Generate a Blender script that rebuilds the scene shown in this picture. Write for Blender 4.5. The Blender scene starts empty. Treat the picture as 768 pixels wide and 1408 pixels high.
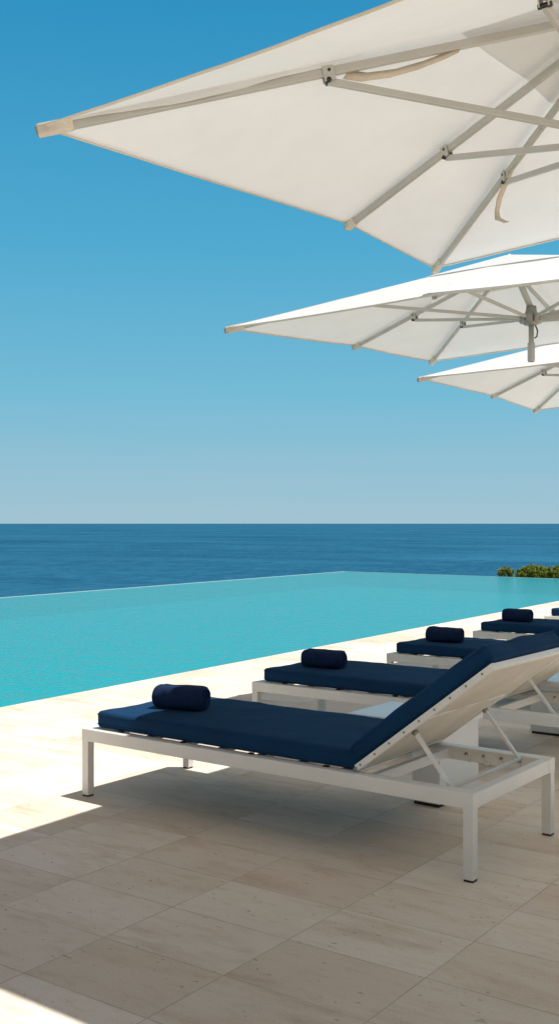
import bpy, bmesh, math, random
from mathutils import Vector, Matrix, noise

scene = bpy.context.scene
COL = scene.collection
R = math.radians
V = Vector

# ------------------------------------------------------------------ materials
def new_mat(name):
    m = bpy.data.materials.new(name); m.use_nodes = True
    nt = m.node_tree; nt.nodes.clear()
    out = nt.nodes.new('ShaderNodeOutputMaterial')
    return m, nt, out

def N(nt, typ, **kw):
    n = nt.nodes.new(typ)
    for k, v in kw.items():
        if k.startswith('i_'):
            key = k[2:]
            key = int(key) if key.isdigit() else key.replace('_', ' ')
            n.inputs[key].default_value = v
        else:
            setattr(n, k, v)
    return n

def Lk(nt, a, b): nt.links.new(a, b)

def math_n(nt, op, a, b=None, c=None):
    n = nt.nodes.new('ShaderNodeMath'); n.operation = op
    for i, x in enumerate((a, b, c)):
        if x is None: continue
        if isinstance(x, (int, float)): n.inputs[i].default_value = x
        else: nt.links.new(x, n.inputs[i])
    return n.outputs[0]

def ramp(nt, fac, stops, interp='LINEAR'):
    n = nt.nodes.new('ShaderNodeValToRGB')
    cr = n.color_ramp; cr.interpolation = interp
    while len(cr.elements) < len(stops): cr.elements.new(0.5)
    for e, (p, c) in zip(cr.elements, stops):
        e.position = p; e.color = (*c, 1) if len(c) == 3 else c
    nt.links.new(fac, n.inputs[0])
    return n.outputs[0]

def mixc(nt, fac, a, b, blend='MIX'):
    n = nt.nodes.new('ShaderNodeMix'); n.data_type = 'RGBA'; n.blend_type = blend
    for s, x in ((0, fac), (6, a), (7, b)):
        if isinstance(x, (int, float)): n.inputs[s].default_value = x
        elif isinstance(x, tuple): n.inputs[s].default_value = (*x, 1)
        else: nt.links.new(x, n.inputs[s])
    return n.outputs[2]

def simple(name, col, rough=.5, metal=0, var=.12, scale=9, bump=0, bscale=200, spec=.5, dirt=None, transl=0):
    m, nt, out = new_mat(name)
    tc = N(nt, 'ShaderNodeTexCoord')
    ns = N(nt, 'ShaderNodeTexNoise', i_Scale=scale, i_Detail=5.0, i_Roughness=.6)
    Lk(nt, tc.outputs['Object'], ns.inputs['Vector'])
    lo = tuple(c*(1-var) for c in col); hi = tuple(min(1, c*(1+var)) for c in col)
    c = ramp(nt, ns.outputs[0], [(.3, lo), (.7, hi)])
    b = N(nt, 'ShaderNodeBsdfPrincipled')
    b.inputs['Metallic'].default_value = metal
    b.inputs['Specular IOR Level'].default_value = spec
    Lk(nt, c, b.inputs['Base Color'])
    rr = N(nt, 'ShaderNodeMapRange', i_3=rough*.85, i_4=min(1, rough*1.15))
    Lk(nt, ns.outputs[0], rr.inputs[0]); Lk(nt, rr.outputs[0], b.inputs['Roughness'])
    if bump:
        n2 = N(nt, 'ShaderNodeTexNoise', i_Scale=bscale, i_Detail=3.0)
        Lk(nt, tc.outputs['Object'], n2.inputs['Vector'])
        bp = N(nt, 'ShaderNodeBump', i_Strength=bump, i_Distance=.002)
        Lk(nt, n2.outputs[0], bp.inputs['Height']); Lk(nt, bp.outputs[0], b.inputs['Normal'])
    if transl:
        t = N(nt, 'ShaderNodeBsdfTranslucent'); Lk(nt, c, t.inputs[0])
        mx = N(nt, 'ShaderNodeMixShader', i_0=transl)
        Lk(nt, b.outputs[0], mx.inputs[1]); Lk(nt, t.outputs[0], mx.inputs[2]); Lk(nt, mx.outputs[0], out.inputs[0])
    else:
        Lk(nt, b.outputs[0], out.inputs[0])
    return m

def woven(name, col, rough=.9, var=(.84, 1.14), transl=0., thread=900, wrinkle=.0, sheen=0., tint=None, wscale=3.0):
    """woven outdoor fabric: thread weave bump, soft large folds, faint tonal drift"""
    m, nt, out = new_mat(name)
    tc = N(nt, 'ShaderNodeTexCoord')
    ns = N(nt, 'ShaderNodeTexNoise', i_Scale=3.5, i_Detail=6.0, i_Roughness=.65)
    Lk(nt, tc.outputs['Object'], ns.inputs['Vector'])
    fine = N(nt, 'ShaderNodeTexNoise', i_Scale=thread*.35, i_Detail=2.0)
    Lk(nt, tc.outputs['Object'], fine.inputs['Vector'])
    f = math_n(nt, 'ADD', math_n(nt, 'MULTIPLY', ns.outputs[0], .65), math_n(nt, 'MULTIPLY', fine.outputs[0], .35))
    c = ramp(nt, f, [(.33, tuple(x*var[0] for x in col)), (.67, tuple(min(1, x*var[1]) for x in col))])
    b = N(nt, 'ShaderNodeBsdfPrincipled', i_Roughness=rough)
    b.inputs['Specular IOR Level'].default_value = .25
    b.inputs['Sheen Weight'].default_value = sheen
    b.inputs['Sheen Roughness'].default_value = .5
    if sheen: b.inputs['Sheen Tint'].default_value = (*(tint or (1, 1, 1)), 1)
    Lk(nt, c, b.inputs['Base Color'])
    wv = N(nt, 'ShaderNodeTexNoise', i_Scale=wscale, i_Detail=2.0, i_Distortion=.6)
    Lk(nt, tc.outputs['Object'], wv.inputs['Vector'])
    b1 = N(nt, 'ShaderNodeBump', i_Strength=wrinkle, i_Distance=.03); Lk(nt, wv.outputs[0], b1.inputs['Height'])
    b2 = N(nt, 'ShaderNodeBump', i_Strength=.25, i_Distance=.0012); Lk(nt, fine.outputs[0], b2.inputs['Height'])
    Lk(nt, b1.outputs[0], b2.inputs['Normal']); Lk(nt, b2.outputs[0], b.inputs['Normal'])
    if transl:
        t = N(nt, 'ShaderNodeBsdfTranslucent'); Lk(nt, c, t.inputs[0])
        mx = N(nt, 'ShaderNodeMixShader', i_0=transl)
        Lk(nt, b.outputs[0], mx.inputs[1]); Lk(nt, t.outputs[0], mx.inputs[2]); Lk(nt, mx.outputs[0], out.inputs[0])
    else:
        Lk(nt, b.outputs[0], out.inputs[0])
    return m

def travertine():
    m, nt, out = new_mat('travertine_paving')
    tc = N(nt, 'ShaderNodeTexCoord')
    sp = N(nt, 'ShaderNodeSeparateXYZ'); Lk(nt, tc.outputs['Object'], sp.inputs[0])
    x, y = sp.outputs[0], sp.outputs[1]
    TW, TH = .497, .335
    u = math_n(nt, 'DIVIDE', math_n(nt, 'ADD', x, 2.96), TW)
    v = math_n(nt, 'DIVIDE', math_n(nt, 'SUBTRACT', y, 2.46), TH)
    iu, iv = math_n(nt, 'FLOOR', u), math_n(nt, 'FLOOR', v)
    fu, fv = math_n(nt, 'FRACT', u), math_n(nt, 'FRACT', v)
    du = math_n(nt, 'MULTIPLY', math_n(nt, 'MINIMUM', fu, math_n(nt, 'SUBTRACT', 1., fu)), TW)
    dv = math_n(nt, 'MULTIPLY', math_n(nt, 'MINIMUM', fv, math_n(nt, 'SUBTRACT', 1., fv)), TH)
    dd = math_n(nt, 'MINIMUM', du, dv)
    jr = N(nt, 'ShaderNodeMapRange', i_1=.0008, i_2=.0022, i_3=1., i_4=0.); Lk(nt, dd, jr.inputs[0])
    # joints fade and reappear as the grout is dirty or clean
    jn = N(nt, 'ShaderNodeTexNoise', i_Scale=2.3, i_Detail=3.0); Lk(nt, tc.outputs['Object'], jn.inputs['Vector'])
    jm = N(nt, 'ShaderNodeMapRange', i_1=.3, i_2=.62, i_3=.35, i_4=1.); Lk(nt, jn.outputs[0], jm.inputs[0])
    joint = math_n(nt, 'MULTIPLY', jr.outputs[0], jm.outputs[0])
    cid = N(nt, 'ShaderNodeCombineXYZ'); Lk(nt, iu, cid.inputs[0]); Lk(nt, iv, cid.inputs[1])
    wn = N(nt, 'ShaderNodeTexWhiteNoise', noise_dimensions='3D'); Lk(nt, cid.outputs[0], wn.inputs['Vector'])
    # veins run the long way of each slab; every slab is cut from another place in the block
    off = N(nt, 'ShaderNodeVectorMath', operation='SCALE'); Lk(nt, wn.outputs['Color'], off.inputs[0]); off.inputs['Scale'].default_value = 37.
    st = N(nt, 'ShaderNodeVectorMath', operation='MULTIPLY'); Lk(nt, tc.outputs['Object'], st.inputs[0]); st.inputs[1].default_value = (1.4, 4.6, 1.)
    pos = N(nt, 'ShaderNodeVectorMath', operation='ADD'); Lk(nt, st.outputs[0], pos.inputs[0]); Lk(nt, off.outputs[0], pos.inputs[1])
    vein = N(nt, 'ShaderNodeTexNoise', i_Scale=1.25, i_Detail=8.0, i_Roughness=.66, i_Distortion=.35); Lk(nt, pos.outputs[0], vein.inputs['Vector'])
    cloud = N(nt, 'ShaderNodeTexNoise', i_Scale=7., i_Detail=6.0, i_Roughness=.6); Lk(nt, pos.outputs[0], cloud.inputs['Vector'])
    grain = N(nt, 'ShaderNodeTexNoise', i_Scale=160., i_Detail=2.0); Lk(nt, tc.outputs['Object'], grain.inputs['Vector'])
    c1 = ramp(nt, vein.outputs[0], [(.27, (.48, .345, .235)), (.39, (.71, .57, .45)), (.50, (.84, .74, .63)), (.75, (.88, .80, .71))])
    c2 = ramp(nt, cloud.outputs[0], [(.25, (.60, .455, .335)), (.46, (.82, .715, .60)), (.8, (.87, .79, .70))])
    c = mixc(nt, .42, c1, c2)
    tone = ramp(nt, wn.outputs['Value'], [(0., (.91, .855, .80)), (.25, (.96, .93, .90)), (.5, (1., .99, .975)), (.75, (1.04, 1.04, 1.04)), (1., (1.05, 1.06, 1.07))])
    c = mixc(nt, 1., c, tone, 'MULTIPLY')
    gr = ramp(nt, grain.outputs[0], [(.3, (.92, .92, .92)), (.7, (1.06, 1.06, 1.06))])
    c = mixc(nt, 1., c, gr, 'MULTIPLY')
    # large weathering drift
    big = N(nt, 'ShaderNodeTexNoise', i_Scale=.55, i_Detail=4.0); Lk(nt, tc.outputs['Object'], big.inputs['Vector'])
    bg = ramp(nt, big.outputs[0], [(.3, (.90, .865, .825)), (.7, (1.06, 1.06, 1.06))])
    c = mixc(nt, 1., c, bg, 'MULTIPLY')
    # small open pits and short dark cracks
    ps = N(nt, 'ShaderNodeVectorMath', operation='MULTIPLY'); Lk(nt, tc.outputs['Object'], ps.inputs[0]); ps.inputs[1].default_value = (34., 80., 1.)
    pdn = N(nt, 'ShaderNodeTexNoise', i_Scale=19., i_Detail=2.0); Lk(nt, tc.outputs['Object'], pdn.inputs['Vector'])
    pds = N(nt, 'ShaderNodeVectorMath', operation='SCALE'); Lk(nt, pdn.outputs['Color'], pds.inputs[0]); pds.inputs['Scale'].default_value = 2.6
    pda = N(nt, 'ShaderNodeVectorMath', operation='ADD'); Lk(nt, ps.outputs[0], pda.inputs[0]); Lk(nt, pds.outputs[0], pda.inputs[1]); ps = pda
    pit = N(nt, 'ShaderNodeTexVoronoi', i_Scale=1., i_Randomness=1.); Lk(nt, ps.outputs[0], pit.inputs['Vector'])
    psel = N(nt, 'ShaderNodeSeparateColor'); Lk(nt, pit.outputs['Color'], psel.inputs[0])
    prs = math_n(nt, 'MULTIPLY', math_n(nt, 'POWER', psel.outputs[1], 2.), .32)
    pr = N(nt, 'ShaderNodeMapRange', i_3=1., i_4=0.); Lk(nt, pit.outputs['Distance'], pr.inputs[0]); Lk(nt, prs, pr.inputs[1]); Lk(nt, math_n(nt, 'ADD', prs, .09), pr.inputs[2])
    clus = N(nt, 'ShaderNodeMapRange', i_1=.46, i_2=.72, i_3=.95, i_4=.62); Lk(nt, cloud.outputs[0], clus.inputs[0])
    pg = math_n(nt, 'GREATER_THAN', psel.outputs[0], clus.outputs[0])
    pits = math_n(nt, 'MULTIPLY', pr.outputs[0], pg)
    hole = math_n(nt, 'MAXIMUM', math_n(nt, 'MULTIPLY', joint, .6), math_n(nt, 'MULTIPLY', pits, .46))
    c = mixc(nt, hole, c, (.10, .07, .045))
    b = N(nt, 'ShaderNodeBsdfPrincipled'); b.inputs['Specular IOR Level'].default_value = .35
    Lk(nt, c, b.inputs['Base Color'])
    rr = N(nt, 'ShaderNodeMapRange', i_3=.52, i_4=.75); Lk(nt, cloud.outputs[0], rr.inputs[0]); Lk(nt, rr.outputs[0], b.inputs['Roughness'])
    h = math_n(nt, 'SUBTRACT', math_n(nt, 'MULTIPLY', grain.outputs[0], .12), hole)
    bp = N(nt, 'ShaderNodeBump', i_Strength=.5, i_Distance=.002); Lk(nt, h, bp.inputs['Height']); Lk(nt, bp.outputs[0], b.inputs['Normal'])
    Lk(nt, b.outputs[0], out.inputs[0])
    return m

def pool_water():
    m, nt, out = new_mat('pool_water_surface')
    tc = N(nt, 'ShaderNodeTexCoord')
    n1 = N(nt, 'ShaderNodeTexNoise', i_Scale=3.2, i_Detail=3.0, i_Distortion=.5); Lk(nt, tc.outputs['Object'], n1.inputs['Vector'])
    n2 = N(nt, 'ShaderNodeTexNoise', i_Scale=13., i_Detail=3.0, i_Distortion=.8); Lk(nt, tc.outputs['Object'], n2.inputs['Vector'])
    h = math_n(nt, 'ADD', math_n(nt, 'MULTIPLY', n1.outputs[0], .5), math_n(nt, 'MULTIPLY', n2.outputs[0], .30))
    bp = N(nt, 'ShaderNodeBump', i_Strength=.9, i_Distance=.07); Lk(nt, h, bp.inputs['Height'])
    tr = N(nt, 'ShaderNodeBsdfTransparent'); tr.inputs[0].default_value = WATER_TINT
    df = N(nt, 'ShaderNodeBsdfDiffuse'); df.inputs[0].default_value = (.0, .41, .455, 1); Lk(nt, bp.outputs[0], df.inputs['Normal'])
    body = N(nt, 'ShaderNodeMixShader', i_0=.68); Lk(nt, tr.outputs[0], body.inputs[1]); Lk(nt, df.outputs[0], body.inputs[2])
    gl = N(nt, 'ShaderNodeBsdfGlossy', i_Roughness=.14); Lk(nt, bp.outputs[0], gl.inputs['Normal'])
    fr = N(nt, 'ShaderNodeFresnel', i_IOR=1.33); Lk(nt, bp.outputs[0], fr.inputs['Normal'])
    fc = math_n(nt, 'MINIMUM', math_n(nt, 'MULTIPLY', math_n(nt, 'POWER', fr.outputs[0], 3.0), 4.4), .80)
    mx = N(nt, 'ShaderNodeMixShader'); Lk(nt, fc, mx.inputs[0]); Lk(nt, body.outputs[0], mx.inputs[1]); Lk(nt, gl.outputs[0], mx.inputs[2])
    Lk(nt, mx.outputs[0], out.inputs[0])
    return m
WATER_TINT = (.02, .78, .86, 1)

def sea_mat():
    m, nt, out = new_mat('sea_surface')
    tc = N(nt, 'ShaderNodeTexCoord')
    def nz(scale, sx, sy, det, dist=.3):
        mp = N(nt, 'ShaderNodeMapping'); mp.inputs['Rotation'].default_value = (0, 0, R(-35.6)); mp.inputs['Scale'].default_value = (sx, sy, 1)
        Lk(nt, tc.outputs['Object'], mp.inputs['Vector'])
        n = N(nt, 'ShaderNodeTexNoise', i_Scale=scale, i_Detail=det, i_Distortion=dist, i_Roughness=.6); Lk(nt, mp.outputs[0], n.inputs['Vector'])
        return n.outputs[0]
    w1 = nz(.30, 1., .5, 6.0); w2 = nz(.07, 1., .55, 5.0)
    patch = nz(.0022, 1., 1.7, 5.0, .8); streak = nz(.010, .5, 1.6, 5.0, .6)
    h = math_n(nt, 'ADD', math_n(nt, 'MULTIPLY', w1, .55), math_n(nt, 'MULTIPLY', w2, .9))
    bp = N(nt, 'ShaderNodeBump', i_Strength=.75, i_Distance=3.5); Lk(nt, h, bp.inputs['Height'])
    f = math_n(nt, 'ADD', math_n(nt, 'ADD', math_n(nt, 'MULTIPLY', patch, .36), math_n(nt, 'MULTIPLY', w2, .28)), math_n(nt, 'ADD', math_n(nt, 'MULTIPLY', streak, .12), math_n(nt, 'MULTIPLY', w1, .30)))
    c = ramp(nt, f, [(.40, SEA[0]), (.5, SEA[1]), (.61, SEA[2])])
    d = N(nt, 'ShaderNodeBsdfDiffuse'); Lk(nt, c, d.inputs[0])
    g = N(nt, 'ShaderNodeBsdfGlossy', i_Roughness=.22); g.inputs[0].default_value = (.5, .78, .95, 1); Lk(nt, bp.outputs[0], g.inputs['Normal'])
    lw = N(nt, 'ShaderNodeFresnel', i_IOR=1.33); Lk(nt, bp.outputs[0], lw.inputs['Normal'])
    fc = math_n(nt, 'MINIMUM', math_n(nt, 'MULTIPLY', lw.outputs[0], .5), .22)
    mx = N(nt, 'ShaderNodeMixShader'); Lk(nt, fc, mx.inputs[0]); Lk(nt, d.outputs[0], mx.inputs[1]); Lk(nt, g.outputs[0], mx.inputs[2])
    Lk(nt, mx.outputs[0], out.inputs[0])
    return m
SEA = [(.0015, .037, .080), (.004, .068, .132), (.021, .125, .212)]

def leaf_mat(name, a, b):
    m, nt, out = new_mat(name)
    tc = N(nt, 'ShaderNodeTexCoord')
    n = N(nt, 'ShaderNodeTexNoise', i_Scale=9., i_Detail=3.0); Lk(nt, tc.outputs['Object'], n.inputs['Vector'])
    c = ramp(nt, n.outputs[0], [(.35, a), (.65, b)])
    p = N(nt, 'ShaderNodeBsdfPrincipled', i_Roughness=.5); Lk(nt, c, p.inputs['Base Color'])
    t = N(nt, 'ShaderNodeBsdfTranslucent'); Lk(nt, c, t.inputs[0])
    mx = N(nt, 'ShaderNodeMixShader', i_0=.25); Lk(nt, p.outputs[0], mx.inputs[1]); Lk(nt, t.outputs[0], mx.inputs[2]); Lk(nt, mx.outputs[0], out.inputs[0])
    return m

M = dict(
    deck=travertine(), water=pool_water(), sea=sea_mat(),
    pool=simple('pool_plaster', (.62, .80, .80), .6, var=.06, scale=2.5),
    poolwall=simple('pool_wall_tile', (.22, .34, .36), .5, var=.1, scale=4),
    rim=simple('pool_rim_stone', (.50, .62, .62), .35, var=.10, scale=6),
    white=simple('white_powder_coat', (.80, .79, .76), .38, var=.04, scale=5, bump=.08, bscale=700, spec=.4),
    tabletop=simple('white_lacquer', (.80, .81, .81), .3, var=.03, scale=4),
    navy=woven('navy_cushion_fabric', (.0012, .034, .098), transl=0, thread=1000, wrinkle=.16, sheen=.0, tint=(.35, .6, 1.), wscale=5.),
    towel=woven('navy_towelling', (.003, .017, .062), thread=420, wrinkle=.3, sheen=.03, tint=(.3, .45, 1.), wscale=14.),
    sling=woven('beige_sling_mesh', (.68, .63, .55), thread=700, wrinkle=.15),
    canopy=woven('canopy_canvas', (.77, .78, .775), rough=.85, transl=.20, thread=500, wrinkle=.025, wscale=2.2, var=(.96, 1.03)),
    hem=woven('canopy_binding', (.74, .67, .57), thread=500),
    pocket=woven('canvas_pocket', (.66, .60, .50), thread=600),
    strap=woven('canvas_strap', (.72, .64, .52), thread=500, transl=.2),
    alu=simple('champagne_aluminium', (.49, .475, .435), .42, metal=.2, var=.05, scale=6, bump=.05, bscale=500),
    hubm=simple('grey_cast_metal', (.32, .31, .285), .45, metal=.4, var=.1),
    dark=simple('dark_steel', (.045, .043, .04), .4, metal=.6, var=.2),
    rubber=simple('black_rubber', (.018, .018, .018), .7, var=.2),
    earth=simple('dry_hillside', (.20, .16, .10), .95, var=.45, scale=.6, bump=.8, bscale=3),
    rock=simple('retaining_stone', (.36, .33, .28), .9, var=.3, scale=2, bump=.5, bscale=30),
    leaf=leaf_mat('shrub_leaf', (.12, .18, .018), (.31, .36, .055)),
    twig=simple('shrub_twig', (.11, .085, .05), .9, var=.3, scale=20),
)

# ------------------------------------------------------------------ mesh builder
class MB:
    def __init__(s): s.v = []; s.f = []; s.m = []; s.sm = []; s.mi = 0; s.smooth = False
    def add(s, vs, fs):
        b = len(s.v); s.v += [V(p) for p in vs]
        for f in fs: s.f.append([b+i for i in f]); s.m.append(s.mi); s.sm.append(s.smooth)
    def from_bm(s, bm, mat=None):
        bm.verts.index_update()
        vs = [mat @ v.co if mat else v.co.copy() for v in bm.verts]
        s.add(vs, [[v.index for v in f.verts] for f in bm.faces]); bm.free()
    def box(s, lo, hi, bev=.003, mat=None, seg=2):
        lo, hi = V(lo), V(hi); c = (lo+hi)/2; d = hi-lo
        bm = bmesh.new(); bmesh.ops.create_cube(bm, size=1)
        for v in bm.verts: v.co = V((v.co.x*d.x, v.co.y*d.y, v.co.z*d.z))
        if bev: bmesh.ops.bevel(bm, geom=bm.edges[:], offset=min(bev, min(d)*.45), segments=seg, profile=.5, affect='EDGES')
        T = Matrix.Translation(c)
        s.from_bm(bm, mat @ T if mat else T)
    def bar(s, a, b, w, h, up=(0, 0, 1), bev=.003):
        """rectangular tube from a to b; w across, h along `up`"""
        a, b = V(a), V(b); x = (b-a); ln = x.length; x.normalize()
        up = V(up); y = up.cross(x)
        if y.length < 1e-4: y = V((0, 1, 0)).cross(x)
        y.normalize(); z = x.cross(y)
        mt = Matrix((x, y, z)).transposed().to_4x4(); mt.translation = (a+b)/2
        s.box((-ln/2, -w/2, -h/2), (ln/2, w/2, h/2), bev, mt)
    def tube(s, pts, r, seg=10, cap=True):
        pts = [V(p) for p in pts]; n = len(pts)
        rs = r if isinstance(r, (list, tuple)) else [r]*n
        vs = []; fs = []
        t = (pts[1]-pts[0]).normalized(); ref = V((0, 0, 1)) if abs(t.z) < .9 else V((1, 0, 0))
        u = ref.cross(t).normalized()
        for i, p in enumerate(pts):
            t = (pts[min(i+1, n-1)]-pts[max(i-1, 0)]).normalized()
            u = (u - t*u.dot(t)).normalized(); w = t.cross(u)
            for k in range(seg):
                a = 2*math.pi*k/seg; vs.append(p + (u*math.cos(a)+w*math.sin(a))*rs[i])
        for i in range(n-1):
            for k in range(seg):
                fs.append([i*seg+k, i*seg+(k+1) % seg, (i+1)*seg+(k+1) % seg, (i+1)*seg+k])
        if cap: fs.append(list(range(seg))[::-1]); fs.append([(n-1)*seg+k for k in range(seg)])
        sm = s.smooth; s.smooth = True; s.add(vs, fs); s.smooth = sm
    def ribbon(s, pts, side, w, th=.0016):
        pts = [V(p) for p in pts]; n = len(pts); vs = []; fs = []
        sd = side if isinstance(side, list) else [side]*n
        for i, p in enumerate(pts):
            t = (pts[min(i+1, n-1)]-pts[max(i-1, 0)]).normalized()
            q = V(sd[i]).normalized(); nn = t.cross(q).normalized()
            for a, b in ((-1, -1), (1, -1), (1, 1), (-1, 1)): vs.append(p + q*w/2*a + nn*th/2*b)
        for i in range(n-1):
            for k in range(4): fs.append([i*4+k, i*4+(k+1) % 4, (i+1)*4+(k+1) % 4, (i+1)*4+k])
        fs.append([3, 2, 1, 0]); fs.append([(n-1)*4+k for k in range(4)])
        sm = s.smooth; s.smooth = True; s.add(vs, fs); s.smooth = sm
    def build(s, name, mats, parent=None):
        me = bpy.data.meshes.new(name)
        me.from_pydata([tuple(p) for p in s.v], [], s.f)
        if not isinstance(mats, (list, tuple)): mats = [mats]
        for m in mats: me.materials.append(m)
        for p, mi, sm in zip(me.polygons, s.m, s.sm): p.material_index = mi; p.use_smooth = sm
        me.update()
        bm = bmesh.new(); bm.from_mesh(me); bmesh.ops.recalc_face_normals(bm, faces=bm.faces[:]); bm.to_mesh(me); bm.free()
        o = bpy.data.objects.new(name, me); COL.objects.link(o)
        if parent: o.parent = parent
        return o

def tag(o, label=None, cat=None, group=None, kind=None):
    if label: o['label'] = label
    if cat: o['category'] = cat
    if group: o['group'] = group
    if kind: o['kind'] = kind
    return o
def empty(name, loc, rz=0, **kw):
    o = bpy.data.objects.new(name, None); COL.objects.link(o); o.location = loc; o.rotation_euler = (0, 0, rz)
    o.empty_display_size = .2
    return tag(o, **kw)
def copy_tree(o, parent=None):
    c = o.copy(); COL.objects.link(c)
    if parent: c.parent = parent
    for ch in [x for x in bpy.data.objects if x.parent == o]: copy_tree(ch, c)
    return c

# ------------------------------------------------------------------ the setting
# pool edge by the terrace runs along Y with a slight turn
def pe(y): return -6.158 - .0447*(y-5.088)          # terrace / pool edge
def po(y): return -15.40 - .0400*(y-12.7)           # outer infinity edge
FARY = lambda x: 25.08 - .047*(x+9.51)              # far pool edge
Y0 = -7.
WZ = -.022
# terrace
t = MB()
pts = [(pe(Y0), Y0), (14, Y0), (14, 30), (pe(30), 30)]
vs = [(x, y, 0) for x, y in pts] + [(x, y, -.25) for x, y in pts]
t.add(vs, [[0, 1, 2, 3], [7, 6, 5, 4]] + [[i, i+4, (i+1) % 4+4, (i+1) % 4] for i in range(4)])
tag(t.build('terrace', M['deck']), kind='structure')
# pool basin: floor, walls with thickness, thin overflow rims
p = MB()
D = .42
def corner(side, end):
    y = Y0 if end == 0 else None
    if end == 1:
        x = -6.9 if side == 0 else -15.9
        for _ in range(8): yy = FARY(x); x = pe(yy) if side == 0 else po(yy)
        return V((x, FARY(x), 0))
    return V((pe(Y0) if side == 0 else po(Y0), Y0, 0))
c00, c10, c11, c01 = corner(0, 0), corner(1, 0), corner(1, 1), corner(0, 1)
def at(c, z): return (c.x, c.y, z)
p.add([at(c, -D) for c in (c00, c01, c11, c10)], [[0, 1, 2, 3]])
p.mi = 2
for a, b in ((c00, c01), (c10, c00)):
    p.add([at(a, -D), at(b, -D), at(b, -.003), at(a, -.003)], [[0, 1, 2, 3]])
rw = .10
def wall(a, b, out):
    o = V(out)*rw
    p.mi = 2
    p.add([at(a, -D), at(b, -D), at(b, WZ-.03), at(a, WZ-.03)], [[0, 1, 2, 3]])
    p.mi = 1
    q = [at(a, WZ-.03), at(b, WZ-.03), at(b, WZ+.004), at(a, WZ+.004), at(b+o, WZ+.002), at(a+o, WZ+.002), at(b+o, -2.6), at(a+o, -2.6)]
    p.add(q, [[0, 1, 2, 3], [3, 2, 4, 5], [5, 4, 6, 7]])
    p.mi = 0
wall(c10, c11 + V((0, rw, 0)), (-1, 0, 0)); wall(c11, c01 + V((4, -.19, 0)), (0, 1, 0))
tag(p.build('pool', [M['pool'], M['rim'], M['poolwall']]), kind='structure')
w = MB()
w.add([at(c, WZ) for c in (c00, c01, c11, c10)], [[0, 1, 2, 3]])
tag(w.build('pool_water', M['water']), kind='structure')
# hillside falling away from the terrace down to the sea
SEAZ = -30.
h = MB(); h.smooth = True
xs = [-75 + i*2.5 for i in range(62)]; ys = [-30 + i*2.5 for i in range(52)]
def hz(x, y):
    dx = max(-16.3-x, 0, x-16); dy = max(Y0-.4-y, 0, y-30.5 if x > -5 else y-25.8)
    d = math.hypot(dx, dy)
    n = noise.noise(V((x*.13, y*.13, 1.3)))*1.2 + noise.noise(V((x*.4, y*.4, 7.)))*.4
    return (-1.6 if d < .01 else -1.5) - .62*d + (n*min(1, d/6) if d > 0 else 0) - .004*d*d - (2. if d < .01 else 0)
h.add([(x, y, max(hz(x, y), SEAZ-3)) for y in ys for x in xs],
      [[j*62+i, j*62+i+1, (j+1)*62+i+1, (j+1)*62+i] for j in range(51) for i in range(61)])
tag(h.build('hillside', M['earth']), kind='structure')
# sea to the horizon
s_ = MB(); NS = 96; rad = [0, 200, 600, 2000, 8000, 30000, 90000]
vs = [(0, 0, SEAZ)]; fs = []
for r_ in rad[1:]:
    for k in range(NS): a = 2*math.pi*k/NS; vs.append((r_*math.cos(a), r_*math.sin(a), SEAZ))
for k in range(NS): fs.append([0, 1+k, 1+(k+1) % NS])
for i in range(len(rad)-2):
    for k in range(NS):
        a = 1+i*NS; fs.append([a+k, a+NS+k, a+NS+(k+1) % NS, a+(k+1) % NS])
s_.add(vs, fs)
tag(s_.build('sea', M['sea']), kind='structure')

# ------------------------------------------------------------------ sun lounger
LL, LW, FH = 2.125, .785, .335      # length, width, frame height
HX, HZ, BA, BL = 1.585, .352, R(37.5), .765   # backrest hinge, angle, length

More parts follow.
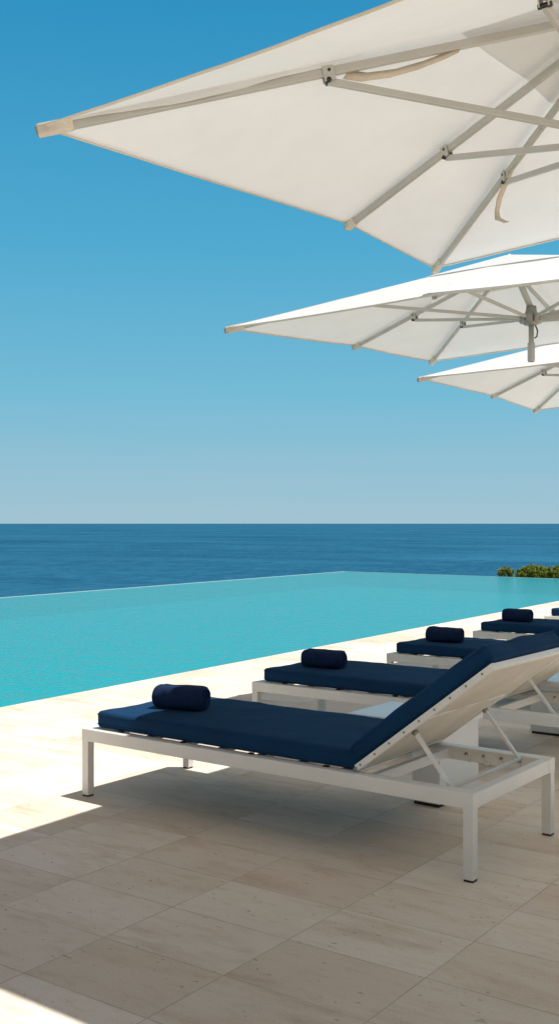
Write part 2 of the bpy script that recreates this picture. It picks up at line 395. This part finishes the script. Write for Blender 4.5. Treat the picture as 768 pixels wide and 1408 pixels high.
def rounded_box(lx, ly, lz, r=.02, st=.028, crown=.006, seed=0, wob=.005):
    """upholstered block, centred on x and y, standing on z=0"""
    def grid(l):
        n = max(2, round((l-2*r)/st)); g = [-l/2 + r*k/4 for k in range(4)]
        g += [-l/2+r + (l-2*r)*k/n for k in range(n+1)]
        return g + [l/2 - r + r*k/4 for k in range(1, 5)]
    gx, gy, gz = grid(lx), grid(ly), grid(lz)
    idx = {}; vs = []; fs = []
    def vert(a, b, c):
        k = (a, b, c)
        if k not in idx:
            q = V((gx[a], gy[b], gz[c]))
            inn = V([max(-l/2+r, min(l/2-r, w_)) for w_, l in zip(q, (lx, ly, lz))])
            d = q-inn
            if d.length > 1e-9:
                m_ = max(abs(d.x), abs(d.y), abs(d.z)); q = inn + d.normalized()*m_
            ex = 1-abs(2*q.x/lx)**4; ey = 1-abs(2*q.y/ly)**4; ez = 1-abs(2*q.z/lz)**2
            nn = noise.noise(V((q.x*4.5+seed, q.y*6, q.z*6)))*wob + noise.noise(V((q.x*13, q.y*11+seed, q.z*9)))*wob*.45
            q.z += (crown*max(ex, 0)*max(ey, 0) + nn)*(1 if q.z > 0 else 0)
            q.y += (.006*max(ez, 0) + nn*.8)*(1 if q.y > 0 else -1)*max(ex, 0) if abs(q.y) > ly/2-r*.8 else 0
            q.x += (.005*max(ez, 0) + nn*.8)*(1 if q.x > 0 else -1)*max(ey, 0) if abs(q.x) > lx/2-r*.8 else 0
            idx[k] = len(vs); vs.append(q + V((0, 0, lz/2)))
        return idx[k]
    X, Y, Z = len(gx)-1, len(gy)-1, len(gz)-1
    for a in range(X):
        for b in range(Y):
            for c in (0, Z): fs.append([vert(a, b, c), vert(a+1, b, c), vert(a+1, b+1, c), vert(a, b+1, c)])
    for a in range(X):
        for c in range(Z):
            for b in (0, Y): fs.append([vert(a, b, c), vert(a+1, b, c), vert(a+1, b, c+1), vert(a, b, c+1)])
    for b in range(Y):
        for c in range(Z):
            for a in (0, X): fs.append([vert(a, b, c), vert(a, b+1, c), vert(a, b+1, c+1), vert(a, b, c+1)])
    return vs, fs

def seam_loop(lx, ly, z, r, n=10):
    pts = []
    for sx, sy, a0 in ((1, 1, 0), (-1, 1, 90), (-1, -1, 180), (1, -1, 270)):
        for k in range(n):
            a = R(a0 + 90*k/(n-1)); pts.append(V((sx*(lx/2-r)+r*math.cos(a), sy*(ly/2-r)+r*math.sin(a), z)))
    return pts + [pts[0]]

def make_lounger():
    root = empty('sun_lounger', (0, 0, 0))
    W2 = LW/2
    # frame: two long rails, foot rail, head rail (butted inside the legs), cross slats
    f = MB(); T, RH, RT = .045, .060, .062
    z0, z1 = FH-RH, FH
    f.box((0, 0, z0), (LL, RT, z1), .0035); f.box((0, LW-RT, z0), (LL, LW, z1), .0035)
    f.box((.001, RT-.001, z0+.001), (RT, LW-RT+.001, z1-.001), .0035); f.box((LL-T, RT-.001, z0+.001), (LL-.001, LW-RT+.001, z1-.001), .0035)
    f.box((HX+.03, RT-.002, z0+.004), (HX+.06, LW-RT+.002, z1-.012), .003)
    fr = f.build('frame', M['white'], root)
    for k in range(7):
        x = .12 + k*.225; sl = MB(); sl.box((x, RT-.003, z1-.028), (x+.05, LW-RT+.003, z1-.010), .003)
        sl.build('seat_slat', M['white'], root)
    for k in range(4):
        for y in (.043, LW-.043):
            x = .22+k*.40; g = MB(); g.box((x, y-.010, z1-.002), (x+.026, y+.010, z1+.0065), .002)
            g.build('cushion_pad', M['rubber'], root)
    for x in (0, LL-T):
        for y in (0, LW-T):
            l = MB(); l.box((x+.0015, y+.0015, .008), (x+T-.0015, y+T-.0015, z0+.002), .003)
            lo = l.build('leg', M['white'], root)
            q = MB(); q.box((x+.003, y+.003, 0), (x+T-.003, y+T-.003, .0085), .002); q.build('foot_glide', M['rubber'], lo)
    # seat cushion
    CW = .690; SLn = HX-.055+.012; CT = .080
    vs, fs = rounded_box(SLn, CW, CT, seed=3.1)
    c = MB(); c.smooth = True
    off = V((.055+SLn/2, W2, FH+.0035)); c.add([q+off for q in vs], fs)
    sc = c.build('seat_cushion', M['navy'], root)
    for z in (.018, CT-.014):
        pz = MB(); pz.tube([q+off for q in seam_loop(SLn+.002, CW+.004, z, .02)], .0022, 6, False)
        pz.build('piping', M['navy'], sc)
    # backrest: local frame bx along the rest, bz normal to it
    bm_ = Matrix.Translation((HX, 0, HZ)) @ Matrix.Rotation(-BA, 4, 'Y')
    def B(x, y, z): return bm_ @ V((x, y, z))
    BY0, BY1 = .030, LW-.030
    b = MB()
    for y in (BY0+.011, BY1-.011): b.bar(B(0, y, 0), B(BL, y, 0), .022, .026, up=bm_.to_3x3() @ V((0, 0, 1)))
    for x in (.013, BL-.013): b.bar(B(x, BY0+.021, 0), B(x, BY1-.021, 0), .024, .024, up=bm_.to_3x3() @ V((0, 0, 1)))
    b.bar(B(.40, BY0+.021, -.004), B(.40, BY1-.021, -.004), .022, .014, up=bm_.to_3x3() @ V((0, 0, 1)))
    bf = b.build('backrest_frame', M['white'], root)
    for k in range(9):
        x = .03+k*.085
        for y, s in ((BY0-.0015, -1), (BY1+.0015, 1)):
            st = MB(); st.tube([B(x, y-.003*s, 0), B(x, y+.002*s, 0)], .0045, 8); st.build('bolt', M['hubm'], bf)
    for a, b_ in ((BY0-.004, BY0+.02), (BY1+.004, BY1-.02)):
        st = MB(); st.tube([B(.0, a, -.002), B(.0, b_, -.002)], .008, 10); st.build('hinge_pin', M['hubm'], bf)
    # sling panel under the cushion, sagging between the bars
    s = MB(); s.smooth = True; nx, ny = 24, 12; vs = []; fs = []
    for i in range(nx+1):
        for j in range(ny+1):
            u, v_ = i/nx, j/ny
            sag = -.016*math.sin(math.pi*v_)**.7*(abs(math.sin(math.pi*min(1, u/.54)))**.8 if u < .54 else abs(math.sin(math.pi*(u-.54)/.46))**.8)
            sag += .003*noise.noise(V((u*9, v_*4, 2.)))
            vs.append(B(.012+u*(BL-.024), BY0+.018+v_*(BY1-BY0-.036), -.009+sag))
    for i in range(nx):
        for j in range(ny):
            a = i*(ny+1)+j; fs.append([a, a+1, a+ny+2, a+ny+1])
    s.add(vs, fs); s.build('sling_panel', M['sling'], root)
    # backrest cushion
    vs, fs = rounded_box(BL-.008, CW, CT, seed=9.7)
    k_ = MB(); k_.smooth = True; o2 = V(((BL-.008)/2+.014, W2, .0145))
    k_.add([bm_ @ (q+o2) for q in vs], fs); bc = k_.build('backrest_cushion', M['navy'], root)
    for z in (.018, CT-.014):
        pz = MB(); pz.tube([bm_ @ (q+o2) for q in seam_loop(BL-.006, CW+.004, z, .02)], .0022, 6, False)
        pz.build('piping', M['navy'], bc)
    # support struts and their crossbar
    SX, SZ = 1.995, FH-.012
    for y in (.080, LW-.080):
        q = MB(); q.bar(B(.30, y, -.022), (SX, y, SZ), .014, .018, up=(0, 1, 0), bev=.002)
        so = q.build('support_strut', M['white'], root)
        k = MB(); k.tube([B(.30, y-.012, -.020), B(.30, y+.012, -.020)], .010, 12); k.build('pivot_bolt', M['hubm'], so)
    q = MB(); q.tube([(SX, .068, SZ), (SX, LW-.068, SZ)], .0085, 12); q.build('crossbar', M['white'], root)
    # adjustment hooks under the long rails that hold the strut crossbar
    for y in (RT+.005, LW-RT-.005):
        for i in range(4):
            cx = LL-T-.075-i*.085; hk = MB()
            hk.tube([(cx-.016, y, z0+.034)] + [(cx-.016*math.cos(R(a)), y, z0+.020-.018*math.sin(R(a))) for a in range(0, 151, 15)], .0045, 8)
            hk.build('notch_hook', M['white'], root)
            kk = MB(); kk.tube([(cx-.016, y-.006, z0+.036), (cx-.016, y+.006, z0+.036)], .006, 10)
            kk.build('rivet', M['hubm'], root)
    return root

loungers = [
    ((-3.832, 3.672), -1.2, 'nearest sun lounger, white frame, navy cushion partly in sun, whole raised backrest in view'),
    ((-4.075, 5.386), -1.0, 'second sun lounger of the row, navy cushion, just behind the nearest white side table'),
    ((-4.11, 7.17), -1.0, 'third sun lounger of the row with navy cushion, foot end beyond the second towel'),
    ((-4.30, 9.125), -1.2, 'fourth sun lounger of the row, navy cushion, second from the far end'),
    ((-4.36, 11.06), -1.2, 'farthest sun lounger, only its foot end showing at the edge of the view'),
]
proto = make_lounger()
roots = []
for i, ((x, y), a, lab) in enumerate(loungers):
    o = proto if i == 0 else copy_tree(proto)
    o.location = (x, y, 0); o.rotation_euler = (0, 0, R(a))
    tag(o, lab, 'sun lounger', 'sun loungers in a row along the pool'); roots.append(o)

# rolled towels lying on the cushions
def make_towel(seed, Ln=.285, r0=.065):
    t = MB(); t.smooth = True
    nl, na = 40, 56
    vs = []; fs = []
    def P(u, a):
        e = min(u, 1-u); r = r0*(1-.13*math.exp(-e*55))*(1+.05*(u-.5)*math.sin(seed*2.1))
        r *= 1/(abs(math.cos(a))**3.2+abs(math.sin(a))**3.2)**(1/3.2)*.5+.52
        r += .0055*noise.noise(V((u*4+seed, math.cos(a)*1.5, math.sin(a)*1.5))) + .002*math.sin(u*34+seed)*noise.noise(V((u*9, a, seed)))
        yy, zz = math.cos(a)*r*1.10, math.sin(a)*r*.93
        if zz < -.046: zz = -.046-(zz+.046)*-.22      # settles flat on the cushion
        return V((-Ln/2+u*Ln, yy, zz+.0495))
    for i in range(nl+1):
        for k in range(na): vs.append(P(i/nl, 2*math.pi*k/na))
    for i in range(nl):
        for k in range(na): fs.append([i*na+k, i*na+(k+1) % na, (i+1)*na+(k+1) % na, (i+1)*na+k])
    # wound ends: a spiral of layers
    for end, i in ((-1, 0), (1, nl)):
        base = i*na; prev = [base+k for k in range(na)]
        for ring in range(1, 9):
            f_ = 1-ring/9; cur = []
            for k in range(na):
                q = vs[base+k]; c0 = V((q.x, 0, .0495)); d = q-c0
                lay = math.sin((f_*4.6 + k/na)*2*math.pi)
                cur.append(len(vs)); vs.append(c0 + d*f_ + V((end*(.004*lay+.004*(1-f_)), 0, 0)))
            for k in range(na): fs.append([prev[k], prev[(k+1) % na], cur[(k+1) % na], cur[k]])
            prev = cur
        fs.append(prev)
    t.add(vs, fs)
    # loose outer flap edge
    fl = []; 
    for k in range(9): fl.append(P(.02, R(-38+k*9))+V((0, 0, 0)))
    return t, P
towel_spots = [
    (.345, .350, 10, 'navy rolled towel on the nearest lounger, with a sunlit patch of cushion beside it'),
    (.345, .315, 6, 'rolled navy towel on the second lounger, behind the nearest towel roll'),
    (.350, .305, 4, 'rolled navy towel on the third lounger with slightly sagging top'),
    (.310, .315, 4, 'small looking rolled navy towel on the fourth lounger from the camera'),
    (.330, .310, 6, 'farthest towel roll, cut off by the edge of the view'),
]
for i, (tx, ty, a, lab) in enumerate(towel_spots):
    t, P = make_towel(i*3.7+1, [.27, .275, .275, .265, .275][i], [.063, .062, .064, .066, .064][i])
    o = t.build('rolled_towel', M['towel'])
    r_ = roots[i]; rz = r_.rotation_euler.z
    q = r_.location + Matrix.Rotation(rz, 3, 'Z') @ V((tx, ty, FH+.0035+.080+.0055))
    o.location = q; o.rotation_euler = (0, 0, rz+R(a))
    e = MB(); pts = []
    for k in range(14): pts.append(P(.01+.98*k/13, R(62))+V((0, .0015, .0015)))
    e.tube(pts, [.0034]*14, 6); e.build('towel_edge', M['towel'], o)
    tag(o, lab, 'towel', 'rolled towels on the loungers')

# ------------------------------------------------------------------ side tables
def make_table(name, loc, rz, label):
    root = empty(name, loc, rz, label=label, cat='side table', group='side tables between the loungers')
    TT = .40
    t = MB(); t.box((-.44, -.215, TT-.032), (.095, .215, TT), .004); t.build('table_top', M['tabletop'], root)
    t = MB(); t.box((-.075, -.205, .016), (.075, .205, TT-.0315), .004); t.build('pedestal', M['tabletop'], root)
    t = MB(); t.box((-.068, -.198, 0), (.068, .198, .0165), .002); t.build('plinth', M['rubber'], root)
make_table('side_table', (-2.357, 4.70, 0), R(-1.2), 'white side table with slab pedestal between the nearest lounger and the second')
make_table('side_table', (-2.43, 6.52, 0), R(90), 'white side table behind the second lounger, its broad pedestal cut off by the view edge')

# ------------------------------------------------------------------ cantilever parasols
def make_parasol(A, Mab, Bc, Mbc, C, Mcd, Dc, Mda, apex, hub, pole_x, label, straps, rs=1.0):
    rim = [V(q) for q in (A, Mab, Bc, Mbc, C, Mcd, Dc, Mda)]
    apex, hub = V(apex), V(hub)
    base = V((pole_x, apex.y, 0))
    root = empty('cantilever_parasol', base, label=label, cat='parasol', group='cantilever parasols over the loungers')
    L = lambda q: V(q)-base
    # canopy: eight fabric gores, lightly sagging between the ribs
    n = 16
    def gore(p0, p1, u, v):      # u from apex to rim, v across
        q = apex.lerp(p0.lerp(p1, v), u)
        ln = (p0-p1).length
        sag = .009*ln*4*v*(1-v)*u*(1-u*.55)
        hemdip = 4*v*(1-v)*(.007*ln)*u**3
        wr = .002*noise.noise(q*2.3)*u + .002*noise.noise(V((u*14, v*3, ln*3)))*math.sin(math.pi*v)
        inn = (apex-q); inn.z = 0
        if inn.length > 1e-6: q = q + inn.normalized()*hemdip
        wr += .0022*u**5*math.sin(v*31+ln*9)*noise.noise(V((v*5, ln*7, 1.7)))
        q.z += -sag + wr
        return q
    c = MB(); c.smooth = True
    hem = MB(); hem.smooth = True
    for i in range(8):
        p0, p1 = rim[i], rim[(i+1) % 8]
        vs = [L(apex)]; fs = []; st = [0]
        for a in range(1, n+1):
            st.append(len(vs))
            for b in range(a+1): vs.append(L(gore(p0, p1, a/n, b/a)))
        for a in range(1, n+1):
            for b in range(a):
                fs.append([st[a]+b, st[a]+b+1, (st[a-1]+b if a > 1 else 0)])
                if b < a-1: fs.append([st[a-1]+b, st[a]+b+1, st[a-1]+b+1])
        c.add(vs, fs)
        hv = []; hf = []
        for b in range(n+1):
            q = L(gore(p0, p1, 1, b/n)); q2 = L(gore(p0, p1, 1-.004, b/n))
            hv += [q + V((0, 0, .001)), q + V((0, 0, -.010)), q2+V((0, 0, -.010))]
        for b in range(n):
            for k in (0, 1): hf.append([b*3+k, b*3+3+k, b*3+4+k, b*3+1+k])
        hem.add(hv, hf)
    co = c.build('canopy', M['canopy'], root)
    bm = bmesh.new(); bm.from_mesh(co.data); bmesh.ops.remove_doubles(bm, verts=bm.verts[:], dist=.0005)
    # keep creases along ribs: split-normal shading by angle
    bm.to_mesh(co.data); bm.free()
    co.data.set_sharp_from_angle(angle=R(7))
    hem.build('hem_binding', M['hem'], co)
    # vent cap over the crown
    vt = MB(); vt.smooth = True; fr = .30
    top = L(apex) + V((0, 0, .018))
    for i in range(8):
        p0, p1 = rim[i], rim[(i+1) % 8]; m = 8
        vs = [top]; fs = []
        for a in range(1, m+1):
            for b in range(m+1):
                u = fr*a/m; v = b/m
                q = L(apex.lerp(p0.lerp(p1, v), u)); q.z += .018-.013*(a/m)+.002*math.sin(math.pi*v)*(a/m)**2
                vs.append(q)
        for b in range(m): fs.append([0, 1+b, 2+b])
        for a in range(m-1):
            for b in range(m): k = 1+a*(m+1)+b; fs.append([k, k+m+1, k+m+2, k+1])
        vt.add(vs, fs)
    vo = vt.build('vent_cap', M['canopy'], root)
    bm = bmesh.new(); bm.from_mesh(vo.data); bmesh.ops.remove_doubles(bm, verts=bm.verts[:], dist=.0005); bm.to_mesh(vo.data); bm.free()
    vo.data.set_sharp_from_angle(angle=R(7))
    # ribs, tip pockets, brackets, struts
    h = L(hub)
    rib_in = L(apex) + V((0, 0, -.055))
    for i, q in enumerate(rim):
        tip = L(q) + V((0, 0, -.022)); d = (rib_in-tip).normalized()
        if i == 7: tip = tip + d*.07
        r = MB(); r.bar(rib_in - d*.05, tip + d*.015, .022*rs, .033*rs, bev=.004)
        ro = r.build('rib', M['alu'], root)
        k = MB(); k.bar(tip - d*.012 + V((0, 0, .003)), tip + d*(.12 if i % 2 == 0 else .06) + V((0, 0, .003)), .038, .044, bev=.008)
        if i != 7: k.build('tip_pocket', M['pocket'], ro)
        e = MB(); e.bar(tip - d*.016, tip - d*.008, .030, .030, bev=.003); e.build('end_cap', M['hubm'], ro)
        ft = .47 if i % 2 == 0 else (.36 if i == 7 else .42)
        s0 = tip.lerp(rib_in, ft) + V((0, 0, -.034))
        br = MB(); side = d.cross(V((0, 0, 1))).normalized()
        for sg in (-1, 1): br.bar(s0 - d*.022 + side*.0155*sg + V((0, 0, .026)), s0 + d*.022 + side*.0155*sg + V((0, 0, .026)), .0045, .056, bev=.001)
        br.build('bracket', M['alu'], ro)
        pb = MB(); pb.tube([s0+side*.022, s0-side*.022], .009, 10); pb.build('pivot_bolt', M['dark'], ro)
        pb = MB(); pb.tube([s0+side*.020+V((0, 0, .036)), s0-side*.020+V((0, 0, .036))], .006, 10); pb.build('pivot_bolt', M['dark'], ro)
        sd = (h-s0).normalized()
        sm = MB(); sm.bar(s0, h - sd*.05, .020*rs, .026*rs, bev=.003)
        sm.build('strut', M['alu'], root)
    # loose fabric sleeve edges hanging beside the ribs
    for i in (0, 1, 2):
        P0, P1 = L(rim[i]), L(apex); sv = []; sf = []; m = 40
        d = (P1-P0).normalized(); side = d.cross(V((0, 0, 1))).normalized()
        sg = 1 if i == 0 else -1
        for k in range(m+1):
            t = .03+.50*k/m; q = P0.lerp(P1, t) + V((0, 0, -.004)); w_ = noise.noise(V((t*17, i*3.1, 4.))); fade = max(0., math.sin(math.pi*k/m))**.45; amp = (.010+.010*noise.noise(V((t*6, i, 9.))))*fade
            sv += [q + side*sg*.016 + V((0, 0, .002)), q + side*sg*(.019+.006*w_*fade) + V((0, 0, -.010*fade-amp*.5)), q + side*sg*(.017+.010*w_*fade) + V((0, 0, -.018*fade-amp))]
        for k in range(m):
            for j in (0, 1): sf.append([k*3+j, k*3+3+j, k*3+4+j, k*3+1+j])
        sm_ = MB(); sm_.smooth = True; sm_.add(sv, sf); sm_.build('rib_sleeve', M['canopy'], root)
    # hub casting, centre mast and short stub
    hb = MB(); hb.smooth = True
    hb.tube([h+V((0, 0, -.045)), h+V((0, 0, -.04)), h+V((0, 0, .03)), h+V((0, 0, .05)), h+V((0, 0, .085))], [.035, .05, .05, .038, .034], 20)
    for k in range(8):
        a = 2*math.pi*k/8+.2; hb.box((.03, -.022, -.028), (.078, .022, .026), .006, Matrix.Translation(h) @ Matrix.Rotation(a, 4, 'Z'))
    hb.build('hub', M['hubm'], root)
    ms = MB(); ms.tube([h+V((0, 0, .07)), L(apex)+V((0, 0, .012))], .021, 14); ms.build('mast', M['alu'], root)
    cr = MB(); cr.tube([rib_in+V((0, 0, -.03)), rib_in+V((0, 0, .035))], .062, 20); cr.build('crown_ring', M['hubm'], root)
    sb = MB(); sb.tube([h+V((0, 0, -.04)), h+V((0, 0, -.16)), h+V((0, 0, -.165)), h+V((0, 0, -.285)), h+V((0, 0, -.295))], [.018, .018, .025, .025, .02], 16)
    so = sb.build('handle', M['alu'], root)
    hk = MB(); hk.tube([h+V((.03, 0, -.05)), h+V((.045, 0, -.085)), h+V((.04, 0, -.125)), h+V((.024, 0, -.135))], .005, 8); hk.build('latch_hook', M['dark'], so)
    # side arm under the canopy to the post, post and base
    px = h.x; 
    am = MB(); am.bar(h + V((.04, 0, -.005)), V((-.04, 0, h.z-.06)), .045, .05, bev=.008); am.build('side_arm', M['alu'], root)
    po_ = MB(); po_.box((-.055, -.055, .05), (.055, .055, h.z+.12), .012); pp = po_.build('pole', M['alu'], root)
    ck = MB(); ck.box((-.04, -.105, 1.05), (.04, -.054, 1.22), .01); ck.tube([(0, -.104, 1.13), (0, -.15, 1.13), (.10, -.15, 1.13), (.10, -.21, 1.13)], .009, 8); ck.build('crank', M['hubm'], pp)
    bs = MB(); bs.box((-.40, -.40, 0), (.40, .40, .055), .012); bs.build('base', M['hubm'], root)
    # tie straps
    for pts, side, w_ in straps:
        sp = MB(); sp.ribbon([L(q) for q in pts], side, w_); sp.build('tie_strap', M['strap'], root)

def along(P, Q, t, dz=0): q = V(P).lerp(V(Q), t); q.z += dz; return q
A1, B1, M1, X1 = (-2.88, 2.56, 2.77), (-2.88, 5.594, 2.863), (-2.88, 4.63, 2.905), (-1.27, 4.08, 3.38)
rA = lambda t, dz: along(A1, X1, t, dz)
rB = lambda t, dz: along(B1, X1, t, dz)
s1 = ([rA(.50, -.060), rA(.53, -.085), rA(.58, -.095), rA(.63, -.088), rA(.675, -.072), rA(.70, -.058)], (.2, .55, .8), .05)
_b = [rB(.50, -.045), rB(.47, -.075), rB(.435, -.11), rB(.42, -.16), rB(.425, -.20), rB(.455, -.245), rB(.475, -.275)]
s2 = (_b, [(.8, .5, .1), (.8, .5, .1), (.7, .6, .2), (.4, .8, .2), (.6, .6, .3), (.8, .55, .1), (.8, .5, .1)], .030)
s3 = ([rB(.70, -.035), rB(.64, -.055), rB(.57, -.055), rB(.50, -.05)], (.8, .5, .3), .03)
make_parasol(A1, M1, B1, (-1.28, 5.61, 2.99), (.30, 5.60, 2.87), (.32, 4.1, 2.92), (.30, 2.56, 2.78), (-1.22, 2.56, 2.812),
             X1, (-1.235, 4.08, 2.82), .95, 'large beige parasol nearest overhead, its underside, ribs and tie straps in view', [s1, s2, s3])
make_parasol((-4.357, 5.486, 2.651), (-4.357, 7.102, 2.757), (-4.240, 8.173, 2.755), (-2.926, 8.183, 2.813), (-1.02, 8.183, 2.755), (-.98, 6.848, 2.778),
             (-1.02, 5.486, 2.655), (-2.85, 5.486, 2.678), (-2.957, 6.837, 3.189), (-2.788, 6.837, 2.744), -.55,
             'middle white parasol of the three, its grey hub and hanging handle in view', [], .82)
make_parasol((-4.353, 8.168, 2.620), (-4.353, 9.699, 2.620), (-4.353, 10.777, 2.566), (-3.041, 10.787, 2.641), (-1.707, 10.777, 2.577), (-1.654, 9.475, 2.641),
             (-1.707, 8.173, 2.641), (-3.041, 8.168, 2.646), (-3.020, 9.475, 3.121), (-2.902, 9.475, 2.662), -.70,
             'farthest white parasol, lowest in the sky, only its near corner tip in view', [], .82)

# ------------------------------------------------------------------ shrubs beyond the far pool edge
def make_shrub(loc, rx, rz_, nclump, seed, label):
    rnd = random.Random(seed)
    gz = hz(loc[0], loc[1])
    root = empty('shrub', (loc[0], loc[1], gz), label=label, cat='shrub', group='shrubs beyond the far pool edge')
    top = loc[2]-gz
    lf = MB(); tw = MB()
    for k in range(nclump):
        a = rnd.random()*2*math.pi; rr = math.sqrt(rnd.random())
        x, y = rr*rx*math.cos(a), rr*rx*.8*math.sin(a)
        hgt = top - rz_*(rr**2)*.55 - rnd.random()**2*rz_*.8 + rnd.uniform(-.03, .03)
        tipp = V((x, y, hgt))
        if k % 3 == 0:
            tw.tube([(x*.15, y*.15, -.05), (x*.6, y*.6, hgt*.55), tipp-V((0, 0, .02))], [.016, .010, .004], 5)
        for j in range(16):
            # a rosette of upright paddle leaves round each shoot tip
            b = rnd.random()*2*math.pi; el = rnd.uniform(.2, 1.35)
            d = V((math.cos(b)*math.cos(el), math.sin(b)*math.cos(el), math.sin(el)))
            s = d.cross(V((0, 0, 1))).normalized(); ln = rnd.uniform(.05, .085); wd = ln*.26
            o = tipp - V((0, 0, rnd.random()*.11)); nn = d.cross(s)
            lf.add([o, o+d*ln*.45+s*wd+nn*.006, o+d*ln, o+d*ln*.45-s*wd+nn*.006], [[0, 1, 2, 3]])
    lf.build('foliage', M['leaf'], root); tw.build('stems', M['twig'], root)
make_shrub((-11.62, 26.75, .16), .22, .22, 60, 4, 'tiny round shrub tip peeping over the far pool edge, apart from the bigger ones')
make_shrub((-10.90, 27.0, .215), .52, .34, 360, 5, 'yellow green leafy shrub over the far pool edge, tallest of the clump')
make_shrub((-10.15, 27.2, .205), .62, .30, 360, 6, 'leafy green shrub over the far pool edge, cut by the edge of the view')

# ------------------------------------------------------------------ light
sx, sy = .26, .20
sun_dir = V((sx, sy, 1)).normalized()
elev = math.asin(sun_dir.z); rot = math.atan2(sx, sy)
W = bpy.data.worlds.new('World'); scene.world = W; W.use_nodes = True
nt = W.node_tree; nt.nodes.clear()
sky = N(nt, 'ShaderNodeTexSky'); sky.sky_type = 'NISHITA'; sky.sun_disc = False
sky.sun_elevation = elev; sky.sun_rotation = rot; sky.altitude = 0; sky.air_density = 1.0; sky.dust_density = .6; sky.ozone_density = 2.0
hs = N(nt, 'ShaderNodeHueSaturation', i_Hue=.5, i_Saturation=1.0, i_Value=1.0)
bg = N(nt, 'ShaderNodeBackground', i_Strength=.09)
wo = N(nt, 'ShaderNodeOutputWorld')
Lk(nt, sky.outputs[0], hs.inputs['Color'])
wt = N(nt, 'ShaderNodeTexCoord'); ws = N(nt, 'ShaderNodeSeparateXYZ'); Lk(nt, wt.outputs['Generated'], ws.inputs[0])
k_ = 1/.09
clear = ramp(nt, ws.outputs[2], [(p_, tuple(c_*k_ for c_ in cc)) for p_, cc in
    [(0., (.36, .565, .67)), (.045, (.285, .535, .67)), (.12, (.17, .50, .68)), (.26, (.072, .405, .645)), (.44, (.024, .29, .55)), (.62, (.115, .135, .15)), (1., (.245, .155, .098))]])  # upper stops, out of view, are warm tones added to light the shade
hz_mix = mixc(nt, .93, hs.outputs[0], clear)
# thin uneven haze low over the sea
hm = N(nt, 'ShaderNodeMapping'); hm.inputs['Scale'].default_value = (1.6, 1.6, 26.); Lk(nt, wt.outputs['Generated'], hm.inputs['Vector'])
hn = N(nt, 'ShaderNodeTexNoise', i_Scale=2.2, i_Detail=5.0, i_Roughness=.55); Lk(nt, hm.outputs[0], hn.inputs['Vector'])
hlow = N(nt, 'ShaderNodeMapRange', i_1=.0, i_2=.16, i_3=1., i_4=0.); Lk(nt, ws.outputs[2], hlow.inputs[0])
hf = N(nt, 'ShaderNodeMapRange', i_1=.42, i_2=.75, i_3=0., i_4=.35); Lk(nt, hn.outputs[0], hf.inputs[0])
hz_mix = mixc(nt, math_n(nt, 'MULTIPLY', hf.outputs[0], hlow.outputs[0]), hz_mix, tuple(c_*k_ for c_ in (.40, .55, .66)))
# added warm fill: unseen sky behind the camera tinted to warm the shade
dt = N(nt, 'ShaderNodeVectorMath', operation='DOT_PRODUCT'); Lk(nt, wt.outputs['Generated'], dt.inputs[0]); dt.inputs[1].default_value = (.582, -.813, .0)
fill_fac = N(nt, 'ShaderNodeMapRange', i_1=.0, i_2=.7, i_3=0., i_4=.9); fill_fac.interpolation_type = 'SMOOTHSTEP'; Lk(nt, dt.outputs['Value'], fill_fac.inputs[0])
warm_fill = mixc(nt, fill_fac.outputs[0], hz_mix, tuple(c_*k_ for c_ in (.35, .285, .225)))
Lk(nt, warm_fill, bg.inputs[0]); Lk(nt, bg.outputs[0], wo.inputs[0])
sd = bpy.data.lights.new('sun', 'SUN'); sd.energy = 5.0; sd.angle = R(.53); sd.color = (1., .985, .955)
so = bpy.data.objects.new('sun', sd); COL.objects.link(so)
so.rotation_euler = sun_dir.to_track_quat('Z', 'Y').to_euler(); so.location = (5, 4, 20)

# ------------------------------------------------------------------ camera
cd = bpy.data.cameras.new('camera'); cam = bpy.data.objects.new('camera', cd); COL.objects.link(cam)
cam.location = (0, 0, 1.35); cam.rotation_euler = (R(90), 0, R(35.6))
cd.sensor_fit = 'HORIZONTAL'; cd.sensor_width = 36; cd.lens = 1450/768*36
cd.shift_y = 15.5/768; cd.clip_start = .05; cd.clip_end = 200000
scene.camera = cam
scene.view_settings.view_transform = 'Standard'; scene.view_settings.look = 'None'; scene.view_settings.exposure = 0
scene.cycles.max_bounces = 8; scene.cycles.transparent_max_bounces = 8
